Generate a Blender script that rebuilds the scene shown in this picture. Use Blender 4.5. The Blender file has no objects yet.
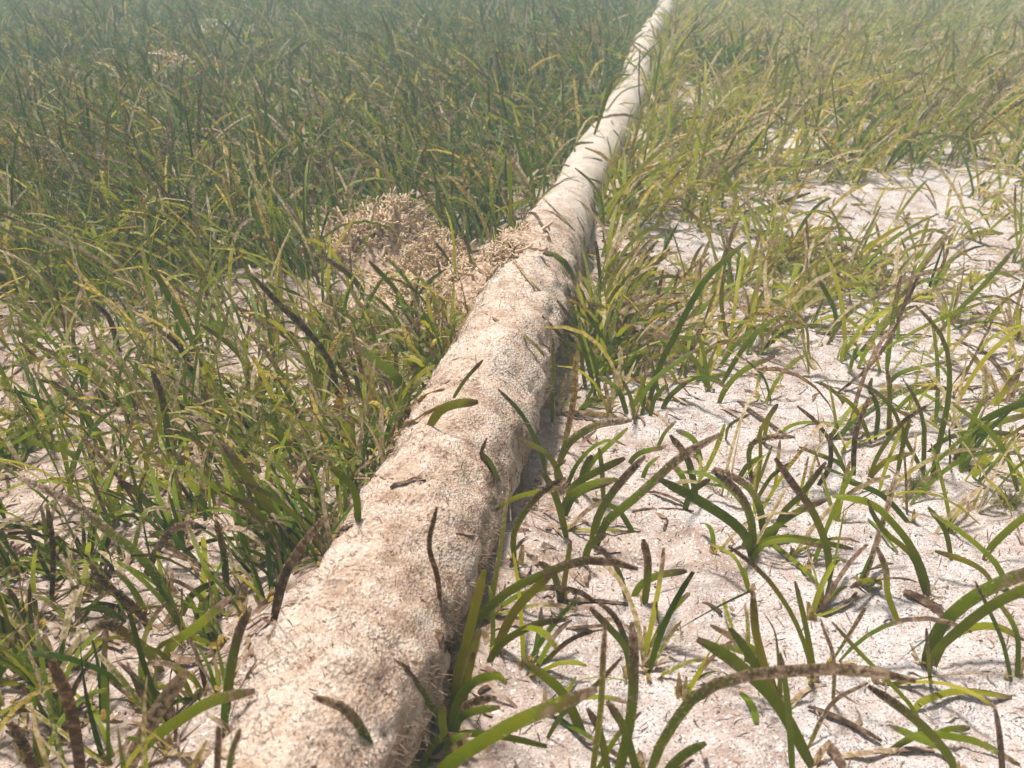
import bpy, math, random
import numpy as np
from mathutils import Vector

random.seed(7)
RNG = np.random.default_rng(11)
SC = bpy.context.scene
COL = SC.collection
R = math.radians

# ------------------------------------------------------------------ camera
FPX, CAM_Z, PITCH = 1050.0, 0.50, R(23.8)
W, H = 1024, 768
cam_d = bpy.data.cameras.new("camera")
cam_d.sensor_width = 36.0
cam_d.lens = FPX / W * 36.0
cam_d.clip_start = 0.02
cam_d.clip_end = 2000
cam = bpy.data.objects.new("camera", cam_d)
COL.objects.link(cam)
cam.location = (0, 0, CAM_Z)
cam.rotation_euler = (R(90) - PITCH, 0, 0)
SC.camera = cam
cam_d.dof.use_dof = True
cam_d.dof.focus_distance = 1.05
cam_d.dof.aperture_fstop = 15.0

# ------------------------------------------------------------------ light
SUN_EL, SUN_AZ = R(75), R(-50)      # azimuth from +Y (away from the camera), negative = from the left
world = bpy.data.worlds.new("World")
SC.world = world
world.use_nodes = True
wn = world.node_tree
bg = wn.nodes["Background"]
sky = wn.nodes.new("ShaderNodeTexSky")
sky.sky_type = 'NISHITA'
sky.sun_disc = False
sky.sun_elevation = SUN_EL
sky.sun_rotation = SUN_AZ
sky.air_density = 0.8
sky.dust_density = 8.0
wn.links.new(sky.outputs[0], bg.inputs[0])
bg.inputs[1].default_value = 0.060
sun_d = bpy.data.lights.new("sun", 'SUN')
sun_d.energy = 4.9
sun_d.angle = R(8)
sun_d.color = (1.0, 0.95, 0.89)
sun = bpy.data.objects.new("sun", sun_d)
COL.objects.link(sun)
sdir = Vector((math.sin(SUN_AZ) * math.cos(SUN_EL), math.cos(SUN_AZ) * math.cos(SUN_EL), math.sin(SUN_EL)))
sun.rotation_euler = sdir.to_track_quat('Z', 'Y').to_euler()
sun.location = sdir * 20
SC.view_settings.view_transform = 'Standard'
SC.view_settings.look = 'None'
SC.view_settings.exposure = 0.22
SC.view_settings.gamma = 1.0
SC.cycles.max_bounces = 8
SC.cycles.volume_bounces = 1
SC.cycles.transparent_max_bounces = 8

# ------------------------------------------------------------------ noise
def _h(ix, iy, s):
    n = (ix.astype(np.int64) * 374761393 + iy.astype(np.int64) * 668265263 + s * 982451653) & 0xFFFFFFFF
    n = ((n ^ (n >> 13)) * 1274126177) & 0xFFFFFFFF
    return ((n ^ (n >> 16)) & 0xFFFFFF) / float(0xFFFFFF)
def vnoise(x, y, s=0):
    ix = np.floor(x); iy = np.floor(y)
    fx = x - ix; fy = y - iy
    fx = fx * fx * (3 - 2 * fx); fy = fy * fy * (3 - 2 * fy)
    a = _h(ix, iy, s); b = _h(ix + 1, iy, s); c = _h(ix, iy + 1, s); d = _h(ix + 1, iy + 1, s)
    return (a + (b - a) * fx) * (1 - fy) + (c + (d - c) * fx) * fy - 0.5
def fbm(x, y, oct=4, s=0):
    t = 0; a = 1.0
    for k in range(oct):
        t = t + a * vnoise(x * 2 ** k + 17.3 * k, y * 2 ** k - 9.1 * k, s + k); a *= 0.5
    return t

# ------------------------------------------------------------------ the lie of the land
def pipe_x(y):
    return -0.191 + 0.1665 * y + 0.010 * np.sin(y * 2.3 + 0.6) - 0.014 * np.clip((1.0 - y) / 0.4, 0, 1)
def pipe_r(y):
    return 0.0575 - 0.010 * np.clip((y - 1.35) / 0.5, 0, 1) + 0.003 * np.sin(y * 9) 
def pipe_z(y):
    return 0.045 - 0.004 * np.clip((y - 1.3) / 0.5, 0, 1) + 0.006 * np.sin(y * 1.7)
def ground(x, y):
    x = np.asarray(x, float); y = np.asarray(y, float)
    near = np.exp(-np.maximum(y - 1.0, 0) / 3.0)
    z = 0.030 * fbm(x * 1.6, y * 1.6, 3, 3) + 0.016 * fbm(x * 9, y * 9, 3, 8)
    d = x - pipe_x(y)
    z = z + 0.034 * np.exp(-((d + 0.072) / 0.045) ** 2) * (0.75 + 1.3 * vnoise(y * 9, x * 6, 5)) * np.clip((2.2 - y) / 0.8, 0.15, 1)       # sand banked on one flank
    z = z + 0.024 * np.exp(-((d - 0.066) / 0.040) ** 2) * np.clip(0.5 + 2.2 * vnoise(y * 8, x * 5, 6), -0.3, 1.6)              # scour on the other
    return z
def ground_fine(x, y):
    return ground(x, y) + 0.0065 * fbm(x * 48, y * 48, 4, 21) + 0.0016 * fbm(x * 230, y * 230, 2, 33)
def pipe_skin(y, ang):
    u = ang * 0.0575
    crust = np.clip((1.62 - y) / 0.25, 0.25, 1)
    return pipe_r(y) + crust * (0.011 * fbm(y * 13, u * 13, 3, 41) + 0.0075 * fbm(y * 64, u * 64, 5, 43)) - 0.001
def land(x, y):
    d = x - pipe_x(y)
    r = pipe_r(y)
    for _ in range(2): r = pipe_skin(y, np.arccos(np.clip(d / r, -1, 1)))
    p = np.where(np.abs(d) < r, pipe_z(y) + np.sqrt(np.maximum(r * r - d * d, 0)), -1)
    return np.maximum(ground(x, y), p)

CP, SP = math.cos(PITCH), math.sin(PITCH)
def rays(px, py):
    u = (np.asarray(px, float) - W / 2) / FPX; v = (np.asarray(py, float) - H / 2) / FPX
    return u, CP - v * SP, -(SP + v * CP)
def at(px, py, lift=0.0):
    """The point of the seabed (or the pipe) seen at a place of the photograph."""
    dx, dy, dz = rays(px, py)
    t = np.full(np.shape(dx), 0.30)
    live = np.ones(np.shape(dx), bool)
    for _ in range(700):
        gap = CAM_Z + dz * t - land(dx * t, dy * t) - lift
        live = live & (gap > 0)
        t = np.where(live, t + np.clip(gap * 0.9, 0.002, 0.3), t)
        if not live.any() or t.max() > 40: break
    return np.stack([dx * t, dy * t, CAM_Z + dz * t], -1)
def to_px(p):
    p = np.asarray(p, float)
    y = p[..., 1]; z = p[..., 2] - CAM_Z
    dep = y * CP - z * SP
    up = y * SP + z * CP
    dep = np.where(np.abs(dep) < 1e-3, 1e-3, dep)
    return W / 2 + FPX * p[..., 0] / dep, H / 2 - FPX * up / dep, dep

# ------------------------------------------------------------------ node helpers
class NT:
    def __init__(s, name):
        s.m = bpy.data.materials.new(name); s.m.use_nodes = True
        s.t = s.m.node_tree; s.b = s.t.nodes["Principled BSDF"]; s.out = s.t.nodes["Material Output"]
    def n(s, kind, **kw):
        nd = s.t.nodes.new(kind)
        for k, v in kw.items():
            if k.startswith("i_"):
                nd.inputs[k[2:].replace("_", " ")].default_value = v
            else: setattr(nd, k, v)
        return nd
    def l(s, a, b): s.t.links.new(a, b)
    def noise(s, scale, detail=3, vec=None, rough=0.55):
        nd = s.n("ShaderNodeTexNoise"); nd.inputs["Scale"].default_value = scale
        nd.inputs["Detail"].default_value = detail; nd.inputs["Roughness"].default_value = rough
        if vec is not None: s.l(vec, nd.inputs["Vector"])
        return nd.outputs["Fac"]
    def ramp(s, fac, stops):
        nd = s.n("ShaderNodeValToRGB"); e = nd.color_ramp.elements
        while len(e) < len(stops): e.new(0.5)
        for k, (p, c) in enumerate(stops):
            e[k].position = p; e[k].color = (c[0], c[1], c[2], 1) if len(c) == 3 else c
        s.l(fac, nd.inputs[0]); return nd.outputs[0]
    def mixc(s, fac, a, b):
        nd = s.n("ShaderNodeMix"); nd.data_type = 'RGBA'
        for sock, v in ((nd.inputs[0], fac), (nd.inputs[6], a), (nd.inputs[7], b)):
            if hasattr(v, "is_linked"): s.l(v, sock)
            elif isinstance(v, (int, float)): sock.default_value = v
            else: sock.default_value = (*v, 1)
        return nd.outputs[2]
    def math(s, op, a, b=0.0, clamp=False):
        nd = s.n("ShaderNodeMath"); nd.operation = op; nd.use_clamp = clamp
        for sock, v in ((nd.inputs[0], a), (nd.inputs[1], b)):
            if hasattr(v, "is_linked"): s.l(v, sock)
            else: sock.default_value = v
        return nd.outputs[0]
    def step(s, v, lo, hi):
        nd = s.n("ShaderNodeMapRange"); nd.interpolation_type = 'SMOOTHSTEP'
        s.l(v, nd.inputs[0]); nd.inputs[1].default_value = lo; nd.inputs[2].default_value = hi
        return nd.outputs[0]
    def bump(s, h, strength, dist):
        nd = s.n("ShaderNodeBump"); nd.inputs["Strength"].default_value = strength
        nd.inputs["Distance"].default_value = dist; s.l(h, nd.inputs["Height"]); s.l(nd.outputs[0], s.b.inputs["Normal"])

def pos(nt): return nt.n("ShaderNodeNewGeometry").outputs["Position"]

def mat_sand(name, c_lo, c_mid, c_hi, speck, pipe=False):
    nt = NT(name); p = pos(nt)
    big = nt.noise(5, 4, p); mid = nt.noise(38, 4, p); fine = nt.noise(330, 4, p, 0.7)
    f = nt.math('ADD', nt.math('MULTIPLY', big, 0.45), nt.math('MULTIPLY', mid, 0.55))
    c = nt.ramp(f, [(0.38, c_lo), (0.47, c_mid), (0.58, c_hi)])
    c = nt.mixc(nt.step(fine, 0.50, 0.70), c, nt.mixc(0.6, c, (0.86, 0.82, 0.78)))
    g = nt.noise(520, 2, p, 0.6)
    dark = nt.step(g, 0.57, 0.64)
    if pipe:
        dens = nt.step(nt.noise(60, 4, p, 0.7), 0.42, 0.68)
        dark = nt.math('MULTIPLY', nt.step(nt.noise(260, 3, p, 0.7), 0.47, 0.62), nt.math('ADD', nt.math('MULTIPLY', dens, 1.0), 0.30))
    if pipe:      # the far length is barely crusted: smoother, paler
        xyz = nt.n("ShaderNodeSeparateXYZ"); nt.l(p, xyz.inputs[0])
        far = nt.step(nt.math('ADD', xyz.outputs[1], nt.math('MULTIPLY', mid, 0.5)), 1.6, 2.1)
        c = nt.mixc(nt.math('MULTIPLY', far, 0.52), c, (0.68, 0.63, 0.56))
        dark = nt.math('MULTIPLY', dark, nt.math('SUBTRACT', 1.0, nt.math('MULTIPLY', far, 0.75)))
    c = nt.mixc(nt.math('MULTIPLY', dark, 0.75), c, speck)
    vor = nt.n("ShaderNodeTexVoronoi"); vor.inputs["Scale"].default_value = 420
    nt.l(p, vor.inputs["Vector"])
    if not pipe:      # browner, silted sand on the grassy side of the pipe
        xyz = nt.n("ShaderNodeSeparateXYZ"); nt.l(p, xyz.inputs[0])
        side = nt.math('SUBTRACT', xyz.outputs[0], nt.math('MULTIPLY', xyz.outputs[1], 0.1665))
        silt = nt.step(nt.math('ADD', side, nt.math('MULTIPLY', nt.math('SUBTRACT', big, 0.5), 0.5)), 0.06, -0.17)
        c = nt.mixc(nt.math('MULTIPLY', silt, 0.62), c, nt.ramp(mid, [(0.38, (0.30, 0.195, 0.135)), (0.6, (0.56, 0.415, 0.32))]))
    flake = nt.step(vor.outputs["Color"], 0.80, 0.86)
    c = nt.mixc(nt.math('MULTIPLY', flake, 0.2 if pipe else 0.6), c, (0.84, 0.80, 0.77))
    nt.l(c, nt.b.inputs["Base Color"])
    nt.b.inputs["Roughness"].default_value = 0.92
    nt.b.inputs["Specular IOR Level"].default_value = 0.15
    hh = nt.math('ADD', nt.math('MULTIPLY', fine, 1.0), nt.math('MULTIPLY', vor.outputs["Distance"], 0.6))
    nt.bump(hh, 0.9, 0.0026)
    return nt.m
M_SAND = mat_sand("sand", (0.40, 0.295, 0.245), (0.53, 0.44, 0.40), (0.62, 0.565, 0.55), (0.08, 0.045, 0.035))
M_PIPE = mat_sand("silt_crust", (0.34, 0.215, 0.145), (0.56, 0.41, 0.305), (0.67, 0.55, 0.455), (0.13, 0.065, 0.035), True)

def mat_leaf():
    nt = NT("seagrass_leaf"); p = pos(nt)
    at_ = nt.n("ShaderNodeAttribute"); at_.attribute_name = "leaf"
    sep = nt.n("ShaderNodeSeparateColor"); nt.l(at_.outputs["Color"], sep.inputs[0])
    hue, brown, pale = sep.outputs[0], sep.outputs[1], sep.outputs[2]
    v = at_.outputs["Alpha"]
    ed = nt.n("ShaderNodeAttribute"); ed.attribute_name = "edge"; edge = ed.outputs["Fac"]
    n1 = nt.noise(55, 4, p, 0.65); n2 = nt.noise(420, 3, p, 0.7); n3 = nt.noise(140, 3, p, 0.6)
    green = nt.ramp(nt.math('ADD', hue, nt.math('MULTIPLY', nt.math('SUBTRACT', n1, 0.5), 0.5)),
                    [(0.0, (0.046, 0.082, 0.002)), (0.28, (0.094, 0.150, 0.002)), (0.5, (0.190, 0.240, 0.003)), (1.0, (0.39, 0.345, 0.014))])
    # pale sheath at the very base
    green = nt.mixc(nt.math('MULTIPLY', nt.step(v, 0.16, 0.0), 0.45), green, (0.25, 0.20, 0.11))
    # dying towards the tip
    bf = nt.math('ADD', nt.math('ADD', v, nt.math('MULTIPLY', nt.math('SUBTRACT', n3, 0.5), 0.7)), nt.math('SUBTRACT', nt.math('MULTIPLY', brown, 1.6), 1.15))
    dead = nt.ramp(n3, [(0.3, (0.055, 0.027, 0.015)), (0.50, (0.140, 0.078, 0.040)), (0.68, (0.34, 0.23, 0.16))])
    c = nt.mixc(nt.step(bf, -0.12, 0.22), green, dead)
    # crust of small epiphytes, thickest on the margins and towards the tip
    ef = nt.math('ADD', nt.math('MULTIPLY', n2, 0.75), nt.math('ADD', nt.math('MULTIPLY', edge, 0.12), nt.math('ADD', nt.math('MULTIPLY', v, 0.10), nt.math('MULTIPLY', pale, 0.55))))
    crust = nt.ramp(nt.noise(200, 2, p), [(0.35, (0.30, 0.21, 0.10)), (0.52, (0.52, 0.395, 0.27)), (0.66, (0.70, 0.59, 0.49))])
    c = nt.mixc(nt.math('MULTIPLY', nt.step(ef, 0.61, 0.76), 0.85), c, crust)
    nt.l(c, nt.b.inputs["Base Color"])
    nt.b.inputs["Roughness"].default_value = 0.5
    nt.b.inputs["Specular IOR Level"].default_value = 0.15
    nt.bump(n2, 0.35, 0.0012)
    tr = nt.n("ShaderNodeBsdfTranslucent")
    sc = nt.n("ShaderNodeMix"); sc.data_type = 'RGBA'; sc.blend_type = 'MULTIPLY'; sc.inputs[0].default_value = 1
    nt.l(c, sc.inputs[6]); sc.inputs[7].default_value = (1.6, 1.52, 0.4, 1)
    nt.l(sc.outputs[2], tr.inputs[0])
    mx = nt.n("ShaderNodeMixShader"); mx.inputs[0].default_value = 0.38
    nt.l(nt.b.outputs[0], mx.inputs[1]); nt.l(tr.outputs[0], mx.inputs[2]); nt.l(mx.outputs[0], nt.out.inputs[0])
    return nt.m
M_LEAF = mat_leaf()

def mat_simple(name, stops, scale, rough=0.9, bump=0.5, dist=0.002, bscale=None):
    nt = NT(name); p = pos(nt)
    n = nt.noise(scale, 4, p, 0.65)
    nt.l(nt.ramp(n, stops), nt.b.inputs["Base Color"])
    nt.b.inputs["Roughness"].default_value = rough; nt.b.inputs["Specular IOR Level"].default_value = 0.2
    nt.bump(nt.noise(bscale or scale * 3, 3, p, 0.7), bump, dist)
    return nt.m
M_ALGA = mat_simple("beige_alga", [(0.32, (0.44, 0.27, 0.17)), (0.5, (0.66, 0.50, 0.335)), (0.68, (0.80, 0.67, 0.50))], 90, bscale=500)
M_FUZZ = mat_simple("silt_turf", [(0.36, (0.13, 0.070, 0.035)), (0.5, (0.40, 0.275, 0.19)), (0.64, (0.62, 0.51, 0.42))], 150)
M_TURF = mat_simple("brown_turf", [(0.32, (0.13, 0.075, 0.04)), (0.5, (0.30, 0.20, 0.13)), (0.68, (0.48, 0.37, 0.27))], 90)
M_LITTER = mat_simple("litter", [(0.32, (0.07, 0.038, 0.025)), (0.48, (0.26, 0.165, 0.11)), (0.68, (0.55, 0.44, 0.35))], 60)
M_GRIT = mat_simple("shell_grit", [(0.40, (0.10, 0.065, 0.05)), (0.50, (0.50, 0.41, 0.36)), (0.62, (0.86, 0.83, 0.80))], 190)
M_STONE = mat_simple("stone", [(0.35, (0.06, 0.055, 0.06)), (0.55, (0.15, 0.13, 0.13)), (0.7, (0.34, 0.29, 0.27))], 90)
M_SHELL = mat_simple("shell", [(0.35, (0.58, 0.44, 0.32)), (0.55, (0.76, 0.66, 0.56)), (0.7, (0.86, 0.82, 0.76))], 120, 0.6)
M_ROCK = mat_simple("pale_rock", [(0.40, (0.13, 0.13, 0.08)), (0.5, (0.34, 0.33, 0.27)), (0.62, (0.60, 0.58, 0.53))], 20)
M_TUFT = mat_simple("green_alga", [(0.35, (0.24, 0.21, 0.07)), (0.55, (0.42, 0.36, 0.15)), (0.7, (0.58, 0.50, 0.30))], 160)

# ------------------------------------------------------------------ mesh helpers
def mesh(name, verts, faces, mat, smooth=True, attrs=None):
    verts = np.asarray(verts, np.float32); faces = np.asarray(faces, np.int32)
    me = bpy.data.meshes.new(name)
    me.vertices.add(len(verts)); me.vertices.foreach_set("co", verts.ravel())
    k = faces.shape[1]
    me.loops.add(faces.size); me.loops.foreach_set("vertex_index", faces.ravel())
    me.polygons.add(len(faces))
    me.polygons.foreach_set("loop_start", np.arange(0, faces.size, k, dtype=np.int32))
    if smooth: me.polygons.foreach_set("use_smooth", np.ones(len(faces), bool))
    if attrs:
        for an, (ty, data) in attrs.items():
            a = me.attributes.new(an, ty, 'POINT')
            a.data.foreach_set("color" if ty == 'FLOAT_COLOR' else "value", np.asarray(data, np.float32).ravel())
    me.update(calc_edges=True)
    me.materials.append(mat)
    return me
def obj(name, me, parent=None, **props):
    o = bpy.data.objects.new(name, me); COL.objects.link(o)
    if parent is not None: o.parent = parent
    for k, v in props.items(): o[k] = v
    return o
def empty(name, loc, **props):
    o = obj(name, None, None, **props)
    o.location = loc; o.empty_display_size = 0.02
    return o

def grow(root, az, length, lean, curl, S, twist=0.0, side=0.0):
    """Centre lines of blades: they rise from root, leaning by `lean` from the vertical at the foot and `lean+curl` at the tip."""
    root = np.atleast_2d(root); N = len(root)
    L = [np.broadcast_to(np.asarray(a, float), (N,)) for a in (az, length, lean, curl, side)]
    az, length, lean, curl, side = L
    pts = np.zeros((N, S + 1, 3)); pts[:, 0] = root
    for k in range(S):
        s = (k + 0.5) / S
        th = lean + curl * s ** 1.4
        a = az + side * s
        d = np.stack([np.sin(th) * np.cos(a), np.sin(th) * np.sin(a), np.cos(th)], -1)
        pts[:, k + 1] = pts[:, k] + d * (length / S)[:, None]
    return pts
def ribbons(pts, width, flat_az=None, thick=0.0, roll=None, taper=1.0, face=None):
    """Blade surfaces along centre lines pts (N,S+1,3): a ribbon, or (thick > 0) a closed lens section. Returns verts, faces, v, edge, leaf index."""
    N, S1, _ = pts.shape
    T = np.gradient(pts, axis=1); T /= np.maximum(np.linalg.norm(T, axis=2, keepdims=True), 1e-9)
    span = pts[:, -1] - pts[:, 0]
    if face is not None:
        B = np.cross(T.mean(1), np.broadcast_to(face, (N, 3)))
    elif flat_az is None:
        B = np.stack([-span[:, 1], span[:, 0], np.zeros(N)], -1)
        n = np.linalg.norm(B, axis=1, keepdims=True); B = np.where(n < 1e-6, np.array([[1.0, 0, 0]]), B / np.maximum(n, 1e-9))
    else:
        B = np.stack([np.cos(flat_az), np.sin(flat_az), np.zeros(N)], -1)
    B = np.repeat(B[:, None], S1, 1)
    if face is not None: B = np.cross(T, np.broadcast_to(np.asarray(face)[None, None], T.shape))
    B = B - T * np.sum(B * T, 2, keepdims=True); B /= np.maximum(np.linalg.norm(B, axis=2, keepdims=True), 1e-9)
    Nn = np.cross(T, B)
    s = np.linspace(0, 1, S1)
    if roll is not None:
        an = np.asarray(roll)[:, None] * (0.3 + s[None]); c, q = np.cos(an)[..., None], np.sin(an)[..., None]
        B, Nn = B * c + Nn * q, Nn * c - B * q
    prof = np.minimum(0.62 + 2.5 * s, 1.0) * np.where(s > 0.97, 1 - 0.55 * taper, np.where(s > 0.88, 1 - 0.12 * taper, 1))
    w = (np.asarray(width) / 2)[:, None, None] * prof[None, :, None]
    if thick <= 0:
        ring = np.stack([pts - B * w, pts + B * w], 2); K = 2; ed = [1, 1]
    else:
        th = thick * (np.asarray(width))[:, None, None] * np.ones((1, S1, 1))
        ring = np.stack([pts - B * w, pts + Nn * th * 0.2, pts + B * w, pts + B * w, pts - Nn * th, pts - B * w], 2); K = 6; ed = [1, 0, 1, 1, 0, 1]
    V = ring.reshape(-1, 3)
    base = (np.arange(N) * S1 * K)[:, None, None]
    k = np.arange(S1 - 1)[None, :, None] * K
    if K == 2:
        q = np.array([[0, 1, 3, 2]])
        F = (base[..., None] + k[..., None] + q[None, None]).reshape(-1, 4)
    else:
        q = np.array([[a, a + 1, a + 7, a + 6] for a in (0, 1, 3, 4)])
        F = (base[..., None] + k[..., None] + q[None, None]).reshape(-1, 4)
        cap = np.concatenate([np.arange(N)[:, None] * S1 * K + (S1 - 1) * K + np.array([[0, 1, 2, 4]]), (np.arange(N)[:, None] * S1 * K + np.array([[4, 2, 1, 0]]))])
        F = np.concatenate([F, cap])
    v = np.tile(np.repeat(s, K), N); e = np.tile(np.array(ed, float), N * S1)
    idx = np.repeat(np.arange(N), S1 * K)
    return V, F, v, e, idx
def leaf_mesh(name, pts, width, look, thick=0.0, roll=None, flat_az=None, mat=None, taper=1.0, face=None):
    V, F, v, e, idx = ribbons(pts, np.asarray(width), flat_az, thick, roll, taper, face)
    look = np.atleast_2d(look)
    col = np.concatenate([look[idx], v[:, None]], 1)
    return mesh(name, V, F, mat or M_LEAF, True, {"leaf": ('FLOAT_COLOR', col), "edge": ('FLOAT', e)})

def resample(P, n):
    P = np.asarray(P, float)
    m = len(P)
    if m == 2: Q = np.linspace(P[0], P[1], n); return Q
    t = np.concatenate([[0], np.cumsum(np.linalg.norm(np.diff(P, axis=0), axis=1))]); t /= max(t[-1], 1e-9)
    # Catmull-Rom through the points
    E = np.vstack([2 * P[0] - P[1], P, 2 * P[-1] - P[-2]])
    out = []
    for u in np.linspace(0, 1, n):
        k = min(np.searchsorted(t, u, side='right') - 1, m - 2); k = max(k, 0)
        f = (u - t[k]) / max(t[k + 1] - t[k], 1e-9)
        a, b, c, d = E[k], E[k + 1], E[k + 2], E[k + 3]
        out.append(0.5 * (2 * b + (c - a) * f + (2 * a - 5 * b + 4 * c - d) * f * f + (3 * b - a - 3 * c + d) * f ** 3))
    return np.array(out)

# ------------------------------------------------------------------ seabed
def grid_axis(lo, hi, fine_lo, fine_hi, step, growth):
    a = list(np.arange(fine_lo, fine_hi, step)); s = step
    while a[-1] < hi: s *= growth; a.append(a[-1] + s)
    s = step; b = [fine_lo]
    while b[-1] > lo: s *= growth; b.append(b[-1] - s)
    return np.array(b[:0:-1] + a)
gx = grid_axis(-60, 60, -0.75, 0.9, 0.0048, 1.04)
gy = grid_axis(-20, 90, 0.38, 1.75, 0.0048, 1.035)
X, Y = np.meshgrid(gx, gy)
fade = np.clip(1.6 - np.hypot(X, Y - 0.8) * 0.35, 0.15, 1)
Z = ground(X, Y) + (ground_fine(X, Y) - ground(X, Y)) * fade
nx, ny = len(gx), len(gy)
i = (np.arange(ny - 1)[:, None] * nx + np.arange(nx - 1)[None]).ravel()
seabed = obj("seabed", mesh("seabed", np.stack([X, Y, Z], -1).reshape(-1, 3), np.stack([i, i + 1, i + nx + 1, i + nx], 1), M_SAND), kind="structure")

# ------------------------------------------------------------------ pipe
py_ = np.concatenate([np.arange(-0.3, 2.0, 0.006), np.arange(2.0, 5.0, 0.02), np.arange(5.0, 22.0, 0.1)])
A = np.linspace(0, 2 * np.pi, 73)[:-1]
PY, AA = np.meshgrid(py_, A, indexing='ij')
rr = pipe_skin(PY, AA)
PV = np.stack([pipe_x(PY) + rr * np.cos(AA), PY, pipe_z(PY) + rr * np.sin(AA)], -1).reshape(-1, 3)
K = len(A); n_ = len(py_)
i = (np.arange(n_ - 1)[:, None] * K + np.arange(K)[None]); j = (np.arange(n_ - 1)[:, None] * K + (np.arange(K)[None] + 1) % K)
pipe = obj("pipe", mesh("pipe", PV, np.stack([i, j, j + K, i + K], -1).reshape(-1, 4)[:, ::-1], M_PIPE),
           label="long pale silt-crusted pipe lying half buried across the seagrass bed", category="pipe")
# turf of fine silt-laden threads growing on it
def hairs(name, roots, normals, length, rad, mat, parent=None, S=2, jitter=0.8, **props):
    N = len(roots)
    d = normals + RNG.normal(0, jitter, (N, 3)); d /= np.linalg.norm(d, axis=1, keepdims=True)
    b = np.cross(d, RNG.normal(0, 1, (N, 3))); b /= np.linalg.norm(b, axis=1, keepdims=True)
    c = np.cross(d, b)
    rings = []
    for k in range(S + 1):
        s = k / S
        ctr = roots + d * (length * s)[:, None] + b * (length * 0.25 * s * s)[:, None]
        r_ = (rad * (1 - 0.5 * s))[:, None]
        rings.append(np.stack([ctr + (b * math.cos(q) + c * math.sin(q)) * r_ for q in (0, 2.09, 4.19)], 1))
    V = np.stack(rings, 1).reshape(-1, 3)
    base = np.arange(N)[:, None, None, None] * 3 * (S + 1) + np.arange(S)[None, :, None, None] * 3
    q = np.array([[a, (a + 1) % 3, (a + 1) % 3 + 3, a + 3] for a in range(3)])[None, None]
    F = (base + q).reshape(-1, 4)
    tip = np.arange(N)[:, None] * 3 * (S + 1) + 3 * S + np.array([[0, 1, 2, 2]])
    return obj(name, mesh(name, V, F, mat), parent, **props)
N = 44000
ty = 0.36 + 1.35 * RNG.random(N) ** 1.3; ta = RNG.uniform(-0.35, np.pi + 0.3, N)
keep = vnoise(ty * 30, ta * 2.0, 71) + 0.5 * vnoise(ty * 90, ta * 6, 73) > 0.0
ty, ta = ty[keep], ta[keep]
nn = np.stack([np.cos(ta), 0 * ta, np.sin(ta)], -1)
rt = np.stack([pipe_x(ty), ty, pipe_z(ty)], -1) + nn * (pipe_skin(ty, ta) - 0.001)[:, None]
hairs("silt_turf", rt, nn, RNG.uniform(0.001, 0.0028, len(ty)), RNG.uniform(0.0002, 0.0004, len(ty)), M_FUZZ, pipe, 1, 0.9, kind="stuff")
# longer threads hanging on the flanks and gathered in patches
N = 5200
ty = 0.36 + 1.45 * RNG.random(N) ** 1.2
ta = np.where(RNG.random(N) < 0.62, RNG.normal(-0.05, 0.28, N), np.where(RNG.random(N) < 0.5, RNG.normal(np.pi - 0.15, 0.25, N), RNG.uniform(0.3, 2.8, N)))
keep = vnoise(ty * 16, ta * 1.6, 171) + 0.5 * vnoise(ty * 50, ta * 4, 173) > 0.0
ty, ta = ty[keep], ta[keep]
nn = np.stack([np.cos(ta), 0 * ta, np.sin(ta) - 0.35], -1)
rt = np.stack([pipe_x(ty), ty, pipe_z(ty)], -1) + np.stack([np.cos(ta), 0 * ta, np.sin(ta)], -1) * (pipe_skin(ty, ta) - 0.001)[:, None]
hairs("hanging_turf", rt, nn, RNG.uniform(0.004, 0.011, len(ty)), RNG.uniform(0.0002, 0.00045, len(ty)), M_TURF, pipe, 3, 0.55, kind="stuff")

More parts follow.
